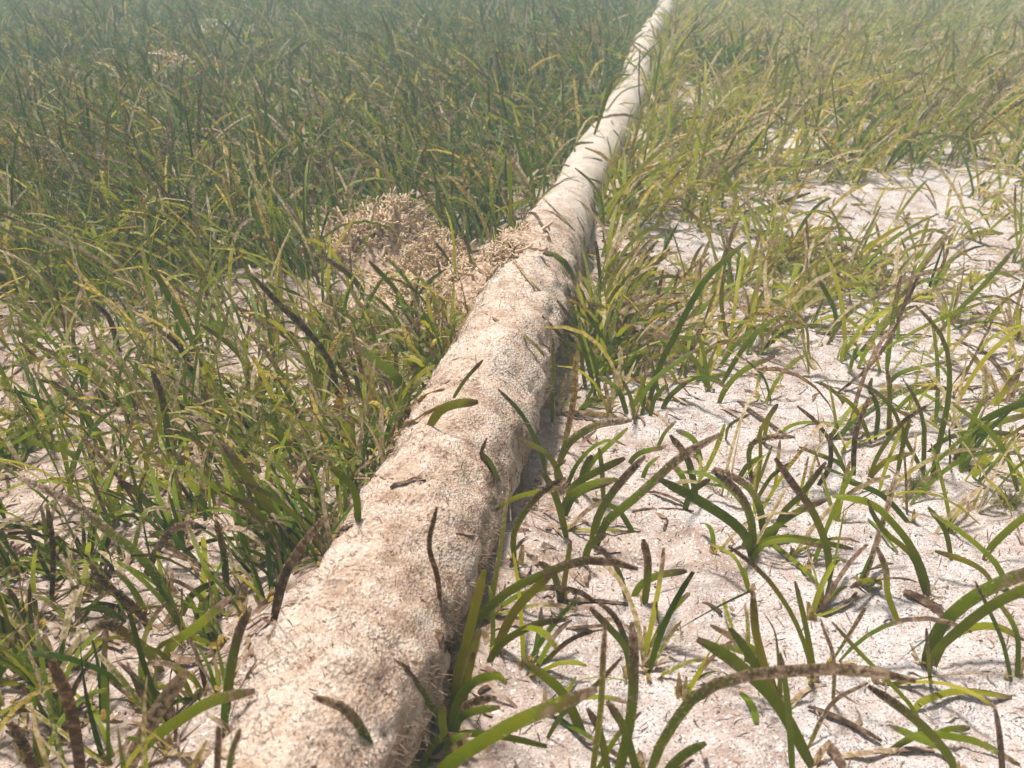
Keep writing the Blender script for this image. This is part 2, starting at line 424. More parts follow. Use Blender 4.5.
# ------------------------------------------------------------------ seagrass traced from the photograph, root first
# look: g green, y yellow green, o olive crusted, b brown tip, d dead brown, p pale crusted; width in mm
TR = [
 # near clump beside the pipe and the sand in front
 ("g",6,[(454,750),(443,728),(443,704)]),("g",7,[(452,738),(456,706),(475,681),(500,676),(507,684)]),("b",7,[(451,730),(451,715),(465,706),(485,699),(497,698)]),
 ("g",6,[(453,738),(458,722),(472,712),(500,707)]),("g",7,[(452,740),(462,734),(492,735),(525,741),(547,747)]),("g",6,[(458,752),(425,764),(437,740),(457,734)]),
 ("o",5,[(452,745),(440,722),(422,691),(401,662)]),("g",6,[(456,756),(446,750),(455,738),(470,735)]),("g",6,[(456,752),(478,742),(489,752)]),
 ("g",10,[(428,800),(440,772),(500,731),(540,712),(597,689)]),
 ("g",8,[(586,735),(566,698),(547,678),(524,662)]),("o",4,[(545,736),(560,717),(576,703),(600,681),(622,657)]),
 ("b",5,[(590,785),(600,716),(603,660),(605,624)]),("o",8,[(614,785),(630,721),(634,663),(632,622)]),("g",6,[(632,680),(627,652),(616,635),(602,620),(590,608)]),
 ("b",5,[(634,682),(629,654),(622,631),(612,613),(598,603)]),("g",6,[(612,785),(600,733),(587,708)]),("g",6,[(642,785),(625,731),(607,701)]),("o",4,[(590,778),(617,736),(641,712)]),
 ("b",9,[(648,785),(654,760),(672,726),(699,693),(739,677),(789,671),(839,669),(880,673),(916,681)]),("g",8,[(655,785),(672,766),(688,752),(706,743)]),
 ("g",10,[(815,763),(779,706),(746,671),(719,651),(697,639)]),("g",8,[(782,706),(768,688),(746,650),(730,628)]),("y",7,[(784,712),(772,690),(757,638),(754,613),(753,591)]),
 ("g",6,[(794,775),(789,716),(784,676),(780,653)]),("g",6,[(782,704),(764,664),(740,650),(720,645)]),("o",6,[(780,700),(758,655),(730,636),(710,625)]),("o",5,[(782,700),(778,655),(774,630),(763,612)]),
 ("g",6,[(816,682),(812,660),(804,618),(795,581)]),("o",4,[(814,680),(807,652),(791,613),(766,577),(742,556),(728,546)]),("p",4,[(834,700),(834,660),(824,630),(820,618)]),
 ("o",7,[(958,775),(951,760),(928,731),(898,706),(868,686)]),("g",4,[(925,740),(915,712),(888,681),(860,653),(832,622)]),("g",7,[(958,762),(943,748),(918,738),(890,726)]),
 ("o",6,[(912,716),(915,708),(930,698),(963,691),(1012,697)]),("g",6,[(890,744),(918,735),(948,736),(980,743),(1020,765)]),("g",6,[(922,738),(945,731),(970,728)]),
 ("d",7,[(1006,785),(999,731),(994,708)]),("d",8,[(850,785),(840,762),(827,742)]),("p",4,[(808,745),(822,718),(838,698),(868,683)]),
 ("o",12,[(926,664),(928,655),(940,628),(968,601),(1005,581),(1050,566)]),("g",9,[(930,664),(936,652),(958,631),(988,608),(1023,590),(1060,580)]),("g",7,[(936,660),(945,642),(970,628),(998,627),(1024,640)]),
 ("o",4,[(932,680),(928,651),(926,628)]),("b",5,[(1014,680),(1003,643),(988,608),(975,581)]),("o",5,[(1018,680),(1018,640),(1008,615),(995,600)]),
 ("o",6,[(903,625),(888,595),(886,570),(877,547)]),("o",6,[(886,578),(868,580),(850,588)]),
 ("g",9,[(930,590),(925,578),(912,548),(890,520),(868,502),(832,496)]),("y",7,[(926,588),(912,556),(886,533),(872,512),(868,500)]),
 ("g",7,[(912,520),(888,500),(868,488),(843,480)]),("g",6,[(953,556),(945,530),(928,507)]),("o",8,[(1010,590),(1000,570),(983,550),(958,530),(930,512)]),
 ("y",6,[(1000,590),(986,574),(968,562),(935,551)]),("g",8,[(985,556),(992,546),(1023,518),(1055,500)]),("g",7,[(1020,490),(1008,458),(988,430),(953,404)]),
 # the tall shoots at the edge of the frame
 ("o",8,[(932,474),(940,440),(949,395),(948,355),(938,330),(916,306)]),("b",8,[(924,474),(924,430),(917,402),(903,379)]),("d",7,[(854,476),(855,437),(863,412),(871,395)]),
 ("b",6,[(869,474),(880,452),(903,422),(928,405)]),("y",7,[(867,476),(885,462),(912,453)]),("d",7,[(818,482),(830,465),(830,433)]),("g",7,[(852,476),(840,464),(825,457),(799,447)]),
 ("o",5,[(850,478),(838,455),(818,424),(797,406)]),("g",5,[(776,434),(790,426),(812,422),(850,425)]),("g",10,[(955,456),(968,438),(985,420),(1023,403),(1055,397)]),
 ("g",8,[(962,452),(980,432),(1000,422),(1030,414)]),("g",6,[(926,450),(948,438),(980,432),(1030,436)]),("d",5,[(951,462),(950,445),(949,429)]),("p",4,[(908,510),(906,480),(904,448)]),
 ("g",6,[(926,470),(914,455),(906,440),(902,425)]),("g",6,[(898,470),(904,440),(910,418)]),("g",7,[(884,385),(896,376),(912,369),(945,362)]),("b",6,[(889,434),(890,392),(887,370)]),
 ("y",6,[(872,440),(862,420),(850,403),(835,394)]),("g",6,[(876,436),(878,410),(870,390),(872,378)]),("g",6,[(905,440),(896,415),(880,395),(862,384)]),("o",6,[(846,402),(838,395),(820,382)]),
 # middle of the bare sand
 ("g",10,[(752,552),(748,540),(732,522),(698,500),(659,479)]),("b",8,[(754,550),(751,520),(738,492),(712,470)]),("b",8,[(766,540),(758,502),(742,482),(714,468)]),
 ("g",6,[(751,556),(760,544),(785,537),(815,541),(853,549)]),("g",6,[(750,560),(762,546),(790,540),(832,549)]),("o",7,[(756,552),(768,534),(795,513),(828,499)]),("g",6,[(770,540),(784,512),(800,496),(826,462)]),
 ("o",8,[(830,576),(827,548),(812,510),(795,487),(775,458)]),("g",4,[(752,592),(738,562),(724,550),(708,543)]),("g",5,[(750,588),(746,578),(744,568)]),
 ("b",7,[(752,476),(749,452),(756,441),(772,437),(795,437)]),("o",5,[(755,498),(772,476),(792,462)]),("y",5,[(755,494),(760,462),(760,426)]),("y",6,[(764,440),(768,420),(778,404)]),
 ("g",6,[(738,476),(748,465),(764,456)]),("y",4,[(775,490),(778,460),(780,440)]),("y",4,[(758,480),(766,462),(772,446)]),("o",4,[(726,436),(730,425),(752,413)]),
 # pipe-side shoots in the middle
 ("b",9,[(592,542),(597,520),(610,496),(626,476),(645,456)]),("b",9,[(596,542),(606,522),(628,504),(655,480),(682,456),(721,434)]),("g",7,[(584,558),(590,545),(606,534)]),
 ("g",7,[(567,534),(560,510),(552,488),(541,470)]),("g",6,[(562,512),(566,500),(580,488),(600,481),(622,480)]),("g",7,[(565,512),(572,500),(588,489),(613,482)]),
 ("g",8,[(567,494),(576,484),(600,470),(625,458)]),("g",6,[(566,484),(576,466),(592,448),(610,440),(626,446)]),("g",7,[(580,486),(592,462),(628,428)]),("g",8,[(564,478),(552,460),(540,449),(517,439)]),
 ("g",6,[(546,475),(543,458),(534,436),(520,412),(498,389)]),("b",6,[(515,558),(514,534),(530,505),(550,486),(566,478)]),("b",9,[(558,460),(570,442),(597,425),(632,420)]),
 ("p",7,[(562,450),(570,420),(575,388),(575,357)]),("g",6,[(637,534),(620,512),(606,504),(592,499)]),("o",5,[(495,504),(515,498),(538,492),(568,487)]),("b",8,[(697,492),(688,460),(670,435)]),
 ("g",7,[(690,492),(682,476),(672,464)]),("g",7,[(684,508),(692,492),(710,479)]),("g",7,[(628,460),(640,453),(666,447)]),("g",6,[(641,478),(648,466),(660,456)]),("g",7,[(702,460),(694,440),(676,430)]),
 ("o",5,[(656,448),(664,434),(676,421)]),("g",6,[(604,500),(602,470),(599,448)]),("g",7,[(578,490),(584,470),(592,455)]),("g",5,[(560,488),(556,470),(566,460)]),
 ("o",8,[(466,640),(472,628),(485,611),(512,589),(540,576),(575,562),(605,561),(638,569)]),("y",8,[(494,652),(500,640),(514,612),(532,592),(554,572)]),("o",7,[(486,662),(496,650),(512,636),(540,623),(566,620)]),
 ("y",8,[(453,702),(458,675),(467,640),(476,603),(484,570)]),("y",6,[(458,702),(466,680),(479,632)]),("y",5,[(462,706),(468,680),(474,652)]),("o",6,[(562,594),(567,565),(571,540)]),("b",6,[(560,590),(553,573),(538,562)]),
 ("b",7,[(645,600),(648,565),(643,539)]),("g",7,[(632,594),(642,584),(660,575),(687,571)]),("o",5,[(627,594),(618,570),(600,548)]),("g",4,[(658,612),(656,602)]),
 # clump right against the pipe, further on
 ("g",7,[(634,416),(640,400),(656,378),(695,350)]),("g",8,[(648,402),(660,365),(674,338),(690,305),(710,274),(746,242)]),("g",7,[(688,334),(697,318),(708,303),(724,288),(742,282)]),
 ("g",7,[(708,388),(700,368),(676,341),(652,335)]),("g",6,[(710,390),(705,360),(699,335)]),("g",8,[(718,402),(726,388),(744,370),(775,356)]),("g",7,[(722,380),(738,356),(757,332),(780,315)]),
 ("g",7,[(718,366),(736,344),(760,324)]),("o",5,[(772,398),(764,378),(746,360)]),("y",7,[(730,346),(722,310),(722,274)]),("b",5,[(681,318),(674,294),(679,269)]),("g",6,[(614,314),(626,292),(648,270),(666,257)]),
 ("g",8,[(604,300),(616,276),(632,258),(652,238)]),("g",6,[(599,302),(600,278),(596,241)]),("g",7,[(614,366),(602,338),(586,312)]),("g",5,[(620,366),(618,330)]),
 ("o",6,[(640,380),(622,366),(592,355),(568,342),(542,316)]),("y",5,[(634,354),(622,325),(606,308),(586,302)]),("g",7,[(580,308),(575,282),(564,264),(543,253)]),("o",7,[(596,394),(586,355),(574,325),(557,300)]),
 ("y",6,[(758,434),(764,424),(777,404)]),("g",7,[(636,416),(630,396),(622,380)]),("g",7,[(650,414),(655,398),(668,384)]),("g",8,[(628,412),(618,390),(598,376)]),("g",7,[(662,406),(670,396),(688,381)]),
 ("o",6,[(630,412),(644,380),(650,358)]),("g",6,[(642,414),(644,392),(640,372)]),("g",6,[(600,392),(596,368),(590,348)]),("g",6,[(586,386),(582,360),(584,342)]),
 ("b",6,[(854,356),(875,335),(905,303),(919,274)]),("p",7,[(826,344),(848,314),(880,295),(912,277),(935,272)]),("g",7,[(830,342),(836,316),(818,277)]),("p",5,[(809,352),(807,330),(798,315),(772,309)]),
 ("g",8,[(938,330),(960,309),(988,280),(1015,248)]),("g",6,[(950,328),(975,322),(1026,328)]),
 # leaves that lean on and over the pipe
 ("b",6,[(594,266),(586,246),(570,226),(541,196)]),("g",6,[(604,236),(602,203),(592,183),(575,168)]),("o",5,[(615,172),(600,159),(582,157)]),("g",8,[(581,300),(572,272),(556,255),(528,248)]),
 ("b",6,[(552,370),(543,354),(525,336),(492,317)]),("o",5,[(552,420),(553,380),(553,338)]),("d",5,[(644,124),(639,90),(640,47)]),("g",5,[(650,120),(656,80),(662,41)]),("o",5,[(604,112),(622,92),(645,84)]),
 ("g",8,[(594,133),(604,106),(613,80)]),("g",4,[(648,112),(646,80),(638,62)]),("d",4.5,[(440,595),(437,575),(429,545),(437,507)]),("b",7,[(380,775),(366,738),(345,709),(313,697)]),
 ("g",7,[(424,775),(405,755),(376,744)]),("d",4,[(502,480),(488,465),(481,455),(487,438)]),("g",9,[(428,422),(440,411),(456,404),(478,402)]),("o",4,[(452,394),(465,380),(483,360)]),
 ("g",5,[(500,476),(490,462),(480,452)]),
 # prominent blades of the other side
 ("d",9,[(80,785),(78,750),(68,700),(51,660)]),("d",8,[(38,780),(25,748),(10,722)]),("o",11,[(-40,690),(-10,668),(20,662),(45,663),(58,668)]),("p",12,[(118,780),(150,723),(187,670)]),
 ("g",9,[(128,760),(150,741),(178,721),(212,701),(255,691)]),("g",9,[(222,722),(230,676),(238,636),(251,607)]),("d",5,[(215,775),(218,750),(219,726)]),("b",5,[(226,775),(232,752),(241,729)]),
 ("g",9,[(160,660),(172,645),(197,626),(232,596)]),("b",9,[(162,668),(148,652),(125,634),(107,624),(90,631)]),("d",8,[(150,625),(135,608),(110,588),(90,565)]),
 ("b",9,[(178,618),(150,567),(107,530),(70,502),(18,477)]),("d",8,[(100,562),(108,540),(118,516)]),("g",8,[(82,460),(68,452),(40,444),(8,438)]),("g",7,[(60,452),(70,440),(90,434),(116,433)]),
 ("b",6,[(130,562),(137,535),(146,511),(160,508),(186,512)]),("d",9,[(142,576),(158,548),(175,528),(190,525),(206,529)]),("b",8,[(226,592),(224,555),(216,520)]),("d",5,[(50,604),(53,550),(47,504)]),
 ("g",9,[(154,510),(140,495),(118,481)]),("g",7,[(178,614),(192,595),(214,582)]),("b",5,[(68,614),(45,600),(8,589)]),
 ("d",9,[(272,616),(284,578),(302,546),(327,516)]),("g",7,[(358,518),(354,490),(332,468)]),("o",10,[(289,560),(277,522),(252,484),(221,441)]),("g",8,[(338,476),(352,456),(382,444)]),("d",8,[(280,508),(296,494),(317,485)]),
 ("d",8,[(339,402),(331,365),(309,333),(283,308),(251,274)]),("g",12,[(409,410),(399,381),(380,363),(354,346)]),("p",9,[(402,410),(387,382),(368,360)]),("g",8,[(406,396),(416,374),(440,349)]),
 ("g",8,[(416,326),(398,293),(369,261)]),("p",7,[(366,405),(360,362),(349,326)]),("d",7,[(351,390),(345,374),(336,361)]),("p",9,[(335,440),(336,410),(346,386)]),("p",8,[(265,455),(284,420),(303,394)]),
 ("y",5,[(342,334),(331,300),(331,286),(341,280)]),("b",9,[(376,318),(356,282),(330,261),(313,254)]),("d",6,[(425,314),(435,290),(440,276),(437,258)]),("g",9,[(264,388),(234,349),(200,324)]),
 ("g",9,[(209,382),(193,342),(179,315),(151,264)]),("d",8,[(118,346),(109,318),(90,299)]),("g",8,[(52,356),(36,343),(11,330)]),("b",9,[(171,455),(163,402),(152,371)]),("g",8,[(8,442),(37,420),(84,399)]),
 ("b",5,[(108,434),(78,415),(41,407)]),("d",8,[(197,378),(180,348),(161,331)]),
 ("b",7,[(470,286),(471,257),(462,231)]),("g",6,[(454,286),(449,262),(434,241)]),("b",6,[(212,208),(165,190),(125,188)]),("p",5,[(60,188),(40,168),(10,160)]),("b",6,[(150,222),(110,200),(72,178)]),
]
DRY = [  # dead leaves, stalks and twigs that lie on the seabed: width mm, places, what to call it
 (5,[(640,490),(662,494),(684,503)],"flat brown dead leaf in the shade of the crossing blades at the pipe-side clump"),
 (3,[(622,524),(636,510),(662,508),(694,510)],"thin dark bent stalk on bare sand below the long crossing blade"),
 (5,[(738,400),(760,416),(786,433)],"dark brown rhizome running out from the clump onto bare sand"),
 (5,[(548,600),(578,600),(628,602)],"straight purple-brown stalk on sand under the low arching blade"),
 (4,[(566,627),(585,626),(606,624)],"short grey-purple stalk on sand above the two upright blades"),
 (10,[(904,590),(925,601),(950,618)],"broad dark brown dead leaf lying behind the wide olive blades"),
 (5,[(808,705),(838,718),(882,740)],"dark crusted twig on sand below the big arching brown blade"),
 (3,[(868,517),(880,530),(898,550)],"thin dark stalk under the drooping dark green leaf"),
 (4,[(816,332),(870,334),(932,335)],"long straight dark stalk across the far sand"),
 (5,[(824,757),(866,753),(915,748)],"pale sand-coated twig by the dark leaf stub at the frame edge"),
 (4,[(556,410),(578,416),(602,421)],"thin dark stalk against the far flank of the pipe-side clump"),
 (7,[(438,690),(450,691),(463,690)],"short thick black stalk in the gap beside the pipe"),
 (4,[(478,692),(484,687),(491,684)],"tiny dark stalk under the curled blades beside the pipe"),
 (4,[(213,591),(222,591),(233,591)],"small black stalk on pink sand near the pipe"),
 (6,[(-8,367),(30,366),(78,368)],"straight brown stalk on sand at the edge of the photo"),
 (7,[(396,432),(406,410),(424,397),(444,386)],"thick pale forked stalk leaning on the pipe"),
 (6,[(385,445),(410,422),(440,404)],"dark weathered stalk along the pipe under the pale forked one"),
 (4,[(296,572),(322,551),(352,523)],"straight brown dead blade resting against the pipe's flank"),
 (6,[(158,388),(200,388),(226,395),(250,407)],"bleached white dead leaf laid over the green blades"),
 (5,[(52,377),(72,385),(97,407)],"pale crusted dead leaf over the sand patch"),
 (5,[(116,344),(122,370),(132,402)],"pinkish dead leaf hanging down among green blades"),
 (6,[(134,768),(180,754),(228,755)],"white crusted dead leaf lying flat near the pipe"),
 (4,[(562,309),(529,281),(488,264)],"pale stalk lying across the silted hump of the pipe"),
 (5,[(567,264),(550,240),(520,217)],"brown dead leaf bridging the pipe and the beige alga"),
 (6,[(836,394),(868,368),(893,333),(909,291),(913,271)],"long dark brown dead blade slanting over the far sand"),
 (6,[(1014,392),(1001,370),(983,350),(956,338)],"bent brown dead blade by the far sand at the frame edge"),
 (6,[(972,410),(995,392),(1022,378)],"pale pinkish dead leaf lying behind the tall curved blades"),
 (5,[(948,391),(965,387),(987,384)],"short brown dead leaf crossing behind the tallest curved blade"),
 (3,[(305,482),(345,478),(385,477)],"thin pale thread lying up the pipe's flank"),
 (3,[(390,486),(412,479),(426,478)],"thin dark thread on top of the pipe"),
 (3,[(665,510),(668,516),(664,528)],"loose brown leaf scrap on bluish sand"),
 (5,[(640,404),(655,412),(668,424)],"pale dead leaf at the foot of the dense clump"),
 (5,[(740,690),(752,706),(757,722)],"small green leaf scrap under the wide green blade"),
 (4,[(700,600),(712,606),(722,611)],"dark leaf scrap near the upright yellow-green blade"),
]
LOOK = {"g": (0.54, 0.20, 0.08), "y": (0.85, 0.18, 0.05), "o": (0.60, 0.29, 0.16), "b": (0.48, 0.35, 0.24), "d": (0.3, 0.92, 0.18), "p": (0.6, 0.55, 0.42)}

def lift_points(flat, starts, kick):
    """Pixels of many traced blades -> points that stand in the place: each blade in an upright plane through its own root."""
    p = np.array(flat, float)
    g = at(p[:, 0], p[:, 1], 0.003)
    dx, dy, dz = rays(p[:, 0], p[:, 1])
    out = g.copy()
    for b, (a, z) in enumerate(starts):
        y0 = g[a, 1]
        beside = g[a, 0] - float(pipe_x(y0))
        if 0 < beside < 0.14: kick[b] = -abs(kick[b]) - 0.008
        for q in range(a + 1, z):
            f = (q - a) / (z - 1 - a)
            t = (y0 + kick[b] * f) / dy[q]
            if dy[q] * t < g[q, 1] and t > 0:
                out[q] = (dx[q] * t, dy[q] * t, CAM_Z + dz[q] * t)
    return out
flat, starts = [], []
for look, w, P in TR:
    starts.append((len(flat), len(flat) + len(P))); flat += P
kick = list(RNG.uniform(-0.045, 0.035, len(TR)))
pts = lift_points(flat, starts, kick)
traced = []
for (look, w, P), (a, z) in zip(TR, starts):
    q = pts[a:z].copy()
    # the foot goes into the sand
    q[0, 2] -= 0.006
    ctl = resample(q, 11 if len(P) > 3 else 9)
    lk = np.array(LOOK[look]) + RNG.normal(0, 0.05, 3) * np.array([2.0, 1.0, 0.5])
    traced.append(dict(pts=ctl, w=w * 0.00080 * (0.92 + 0.16 * RNG.random()), look=np.clip(lk, 0, 1.1), kind=look, px=P[0]))

# gather the traced blades that spring from one foot into shoots
shoots = []
for b in traced:
    r0 = b["pts"][0]
    best = None
    for s in shoots:
        d = np.hypot(*(s["root"] - r0)[:2])
        if d < 0.026 and (best is None or d < best[0]) and len(s["blades"]) < 7 and not (b["kind"] == "d" or s["solo"]): best = (d, s)
    if best: best[1]["blades"].append(b)
    else: shoots.append(dict(root=r0.copy(), blades=[b], solo=b["kind"] == "d", traced=True))

# ------------------------------------------------------------------ where the rest of the grass grows
def ell(px, py, cx, cy, rx, ry):
    return np.clip(1.6 - 1.6 * np.hypot((px - cx) / rx, (py - cy) / ry) + 0.0, 0, 1)
BARE = [(25,385,75,52),(215,588,60,46),(20,545,60,40),(275,650,60,60),(230,700,50,50),(110,400,30,22),(175,655,25,20),(255,290,30,18),(100,610,45,30),(60,475,40,26),(300,485,30,25)]
spots_px = np.array([(e[0], e[1]) for e in BARE], float)
SAND_R = [(900,208,150,48),(765,388,95,42),(890,370,70,26),(720,425,80,40),(690,100,26,26),(700,345,60,30),(960,265,70,30)]
def density(x, y):
    """Shoots to the square metre."""
    P = np.stack([x, y, 0 * x], -1)
    px, py, dep = to_px(P)
    d = x - pipe_x(y)
    left = d < 0
    D = np.where(left, np.interp(py, [0, 280, 330, 430, 600, 768], [1500, 1500, 1900, 2400, 3000, 3000]),
                 np.interp(py, [0, 150, 215, 330, 400, 440], [640, 560, 600, 640, 380, 190]))
    for e in BARE: D = np.where(left, D * (1 - 0.60 * ell(px, py, *e)), D)
    for e in SAND_R: D = np.where(~left, D * (1 - 0.85 * ell(px, py, *e)), D)
    D = D * np.clip(0.75 + 1.5 * vnoise(x * 7, y * 7, 91), 0.35, 1.6)
    D = np.where(~left & (px > 930) & (py > 260) & (py < 520), np.maximum(D, 300), D)
    D = np.where(~left, np.maximum(D, 1400 * ell(px, py, 625, 352, 90, 88)), D)
    D = np.where(np.abs(d) < pipe_r(y) * 1.04, 0, D)
    edge = np.exp(-((d - 0.09) / 0.03) ** 2) * (py < 420)
    D = D + np.where(~left, 520 * edge, 0)
    D = np.where((py > 800) & left, 420, D)
    D = np.where(~left & (py > 430) & (px > 560), np.maximum(D, 140 * np.clip(0.6 + 2.5 * vnoise(x * 11, y * 11, 191), 0, 1.6)), D)
    D = np.where((py > 745) & ~left, 0, D)
    # the two heaps of alga keep the grass down
    D = D * (1 - 0.93 * ell(px, py, 392, 272, 96, 72)) * (1 - 0.95 * ell(px, py, 455, 296, 95, 66))
    return D
def scatter(x0, x1, y0, y1, top):
    n = RNG.poisson((x1 - x0) * (y1 - y0) * top)
    x = RNG.uniform(x0, x1, n); y = RNG.uniform(y0, y1, n)
    k = RNG.random(n) < density(x, y) / top
    return x[k], y[k]

def blade_params(x, y, n, near):
    """Directions, lengths and looks of n blades growing at x, y."""
    d = x - pipe_x(y)
    left = d < 0
    mean = np.where(left, R(150), R(25))
    az = mean + RNG.normal(0, 1.25, n)
    L = np.where(left, np.where(y < 1.35, RNG.uniform(0.045, 0.135, n), RNG.uniform(0.075, 0.185, n)), RNG.uniform(0.075, 0.18, n)) * np.where(RNG.random(n) < 0.2, 0.6, 1.0)
    lean = np.abs(RNG.normal(0.22, 0.18, n)) + np.where(left, 0.12, 0.24) + np.where(RNG.random(n) < 0.15, 0.7, 0)
    curl = np.clip(RNG.normal(0.95, 0.6, n), -0.2, 2.3)
    wid = RNG.uniform(0.0032, 0.0056, n) * np.where(y > 2.5, 1.15, 1.0)
    hue = np.clip(RNG.normal(np.where(left, np.where(y > 1.5, 0.13, 0.42), 0.57), 0.22, n), 0, 1)
    q = RNG.random(n)
    brown = np.where(q < np.where(left, 0.78, 0.66), RNG.uniform(0.0, 0.26, n), np.where(q < 0.94, RNG.uniform(0.30, 0.5, n), RNG.uniform(0.75, 1.1, n)))
    pale = np.where(RNG.random(n) < np.where(left, np.where(y < 1.35, 0.20, 0.12), 0.30), RNG.uniform(0.3, 0.6, n), RNG.uniform(0.0, 0.16, n))
    L = L * np.where(y > 1.6, 1.12, 1.0) * np.clip(1 + 0.75 * vnoise(x * 3.1, y * 3.1, 112), 0.55, 1.5) * np.where(~left & (y < 1.12), 0.68, 1.0)
    wid = wid * np.where(y < 0.9, 0.86, np.where(y > 1.7, 1.30, np.where(left, 1.0, 1.2)))
    return az, L, lean, curl, wid, np.stack([hue, brown, pale], -1)

xs, ys = scatter(-1.35, 1.45, 0.36, 2.6, 3200)
order = np.argsort(ys)
xs, ys = xs[order], ys[order]
zs = ground(xs, ys)
pxs, pys, dep = to_px(np.stack([xs, ys, zs], -1))
troots = np.array([s["root"] for s in shoots])
MAX_SHOOTS = 296
room = MAX_SHOOTS - len(shoots)
rest = []
for x, y, z, px, py in zip(xs, ys, zs, pxs, pys):
    inview = -25 < px < 1049 and py < 800
    dmin = np.min(np.hypot(troots[:, 0] - x, troots[:, 1] - y)) if len(troots) else 1
    if dmin < 0.014: continue
    if inview and room > 0:
        n = int(RNG.choice([2, 3, 4, 5], p=[0.18, 0.34, 0.32, 0.16]))
        az, L, lean, curl, wid, look = blade_params(np.full(n, x), np.full(n, y), n, True)
        az = az * 0.55 + az[0] * 0.0 + RNG.uniform(-0.6, 0.6) + np.where(x < pipe_x(y), 1.15, 0.1)
        rts = np.array([x, y, z - 0.005]) + RNG.normal(0, 0.0028, (n, 3)) * np.array([1, 1, 0])
        c = grow(rts, az, L, lean, curl, 7, side=RNG.normal(0, 0.45, n))
        g = ground(c[..., 0], c[..., 1]) + 0.003
        c[:, 1:, 2] = np.maximum(c[:, 1:, 2], g[:, 1:])
        shoots.append(dict(root=rts.mean(0), solo=False, traced=False, blades=[dict(pts=c[k], w=wid[k], look=look[k], kind="r") for k in range(n)]))
        room -= 1
    else: rest.append((x, y))

# ------------------------------------------------------------------ names for numbers, places in the picture
ONES = "zero one two three four five six seven eight nine ten eleven twelve thirteen fourteen fifteen sixteen seventeen eighteen nineteen".split()
TENS = "x x twenty thirty forty fifty sixty seventy eighty ninety".split()
def words(n):
    n = int(round(n))
    return ONES[n] if n < 20 else TENS[n // 10] + ("-" + ONES[n % 10] if n % 10 else "")
SPECIAL = {(652, 785): None}
used = set()
def shoot_label(s):
    bl = s["blades"]
    mid = np.concatenate([b["pts"] for b in bl])
    px, py, _ = to_px(mid.mean(0))
    tall = max(np.linalg.norm(np.diff(b["pts"], axis=0), axis=1).sum() for b in bl)
    br = np.mean([b["look"][1] for b in bl]); hu = np.mean([b["look"][0] for b in bl]); pa = np.mean([b["look"][2] for b in bl])
    colr = "withered" if br > 0.85 else "brown-tipped" if br > 0.46 else "pale-crusted" if pa > 0.28 else "yellow-green" if hu > 0.66 else "olive" if hu > 0.5 else "green"
    size = "long" if tall > 0.15 else "short" if tall < 0.075 else "medium"
    n = len(bl)
    what = (f"{size} {colr} single seagrass leaf" if n == 1 else f"{size} {colr} {ONES[n]}-leaf seagrass shoot")
    rpx, rpy, _ = to_px(s["root"])
    d = s["root"][0] - float(pipe_x(s["root"][1]))
    where = "near pipe" if abs(d) < 0.10 else ("in thick grass" if d < 0 else ("on bare sand" if rpy > 430 else "in thin grass"))
    cx, cy = min(max(px / W * 100, 0), 99), min(max(py / H * 100, 0), 99)
    for da, db in [(0, 0), (1, 0), (-1, 0), (0, 1), (0, -1), (1, 1), (-1, -1), (1, -1), (-1, 1)]:
        key = (round(cx) + da, round(cy) + db)
        lab = f"{what} {where} {words(max(key[0],0))} percent across and {words(max(key[1],0))} down photo"
        if lab not in used: break
    used.add(lab)
    return lab

for s in shoots:
    lone = len(s["blades"]) == 1
    root = s["root"]
    e = empty("seagrass_shoot", root, label=shoot_label(s), category="seagrass", group="seagrass shoots on the near seabed")
    for b in s["blades"]:
        near = np.hypot(*root[:2]) < 1.0
        if b["kind"] == "r": me = leaf_mesh("leaf", (b["pts"] - root)[None], [b["w"]], b["look"], thick=0.055, roll=RNG.uniform(-1.3, 1.3, 1), taper=random.uniform(0.3, 1.5))
        else: me = leaf_mesh("leaf", (b["pts"] - root)[None], [b["w"]], b["look"], thick=0.055, roll=RNG.normal(0, 0.3, 1), face=np.array([0.1 * random.uniform(-1, 1), -0.75, 0.66]))
        obj("leaf" if b["kind"] != "d" else "withered_leaf", me, e)
    if not lone:      # the torn sheath of old leaf bases round the foot
        k = len(s["blades"]) + 1
        c = grow(np.zeros((k, 3)) + RNG.normal(0, 0.0022, (k, 3)) * np.array([1, 1, 0]) - np.array([0, 0, 0.003]), RNG.uniform(0, 6.28, k), RNG.uniform(0.012, 0.026, k), np.abs(RNG.normal(0.25, 0.2, k)), RNG.uniform(0, 0.6, k), 3)
        obj("sheath", leaf_mesh("sheath", c, RNG.uniform(0.003, 0.006, k), np.stack([np.full(k, 0.6), RNG.uniform(0.3, 0.9, k), RNG.uniform(0.2, 0.55, k)], -1)), e)

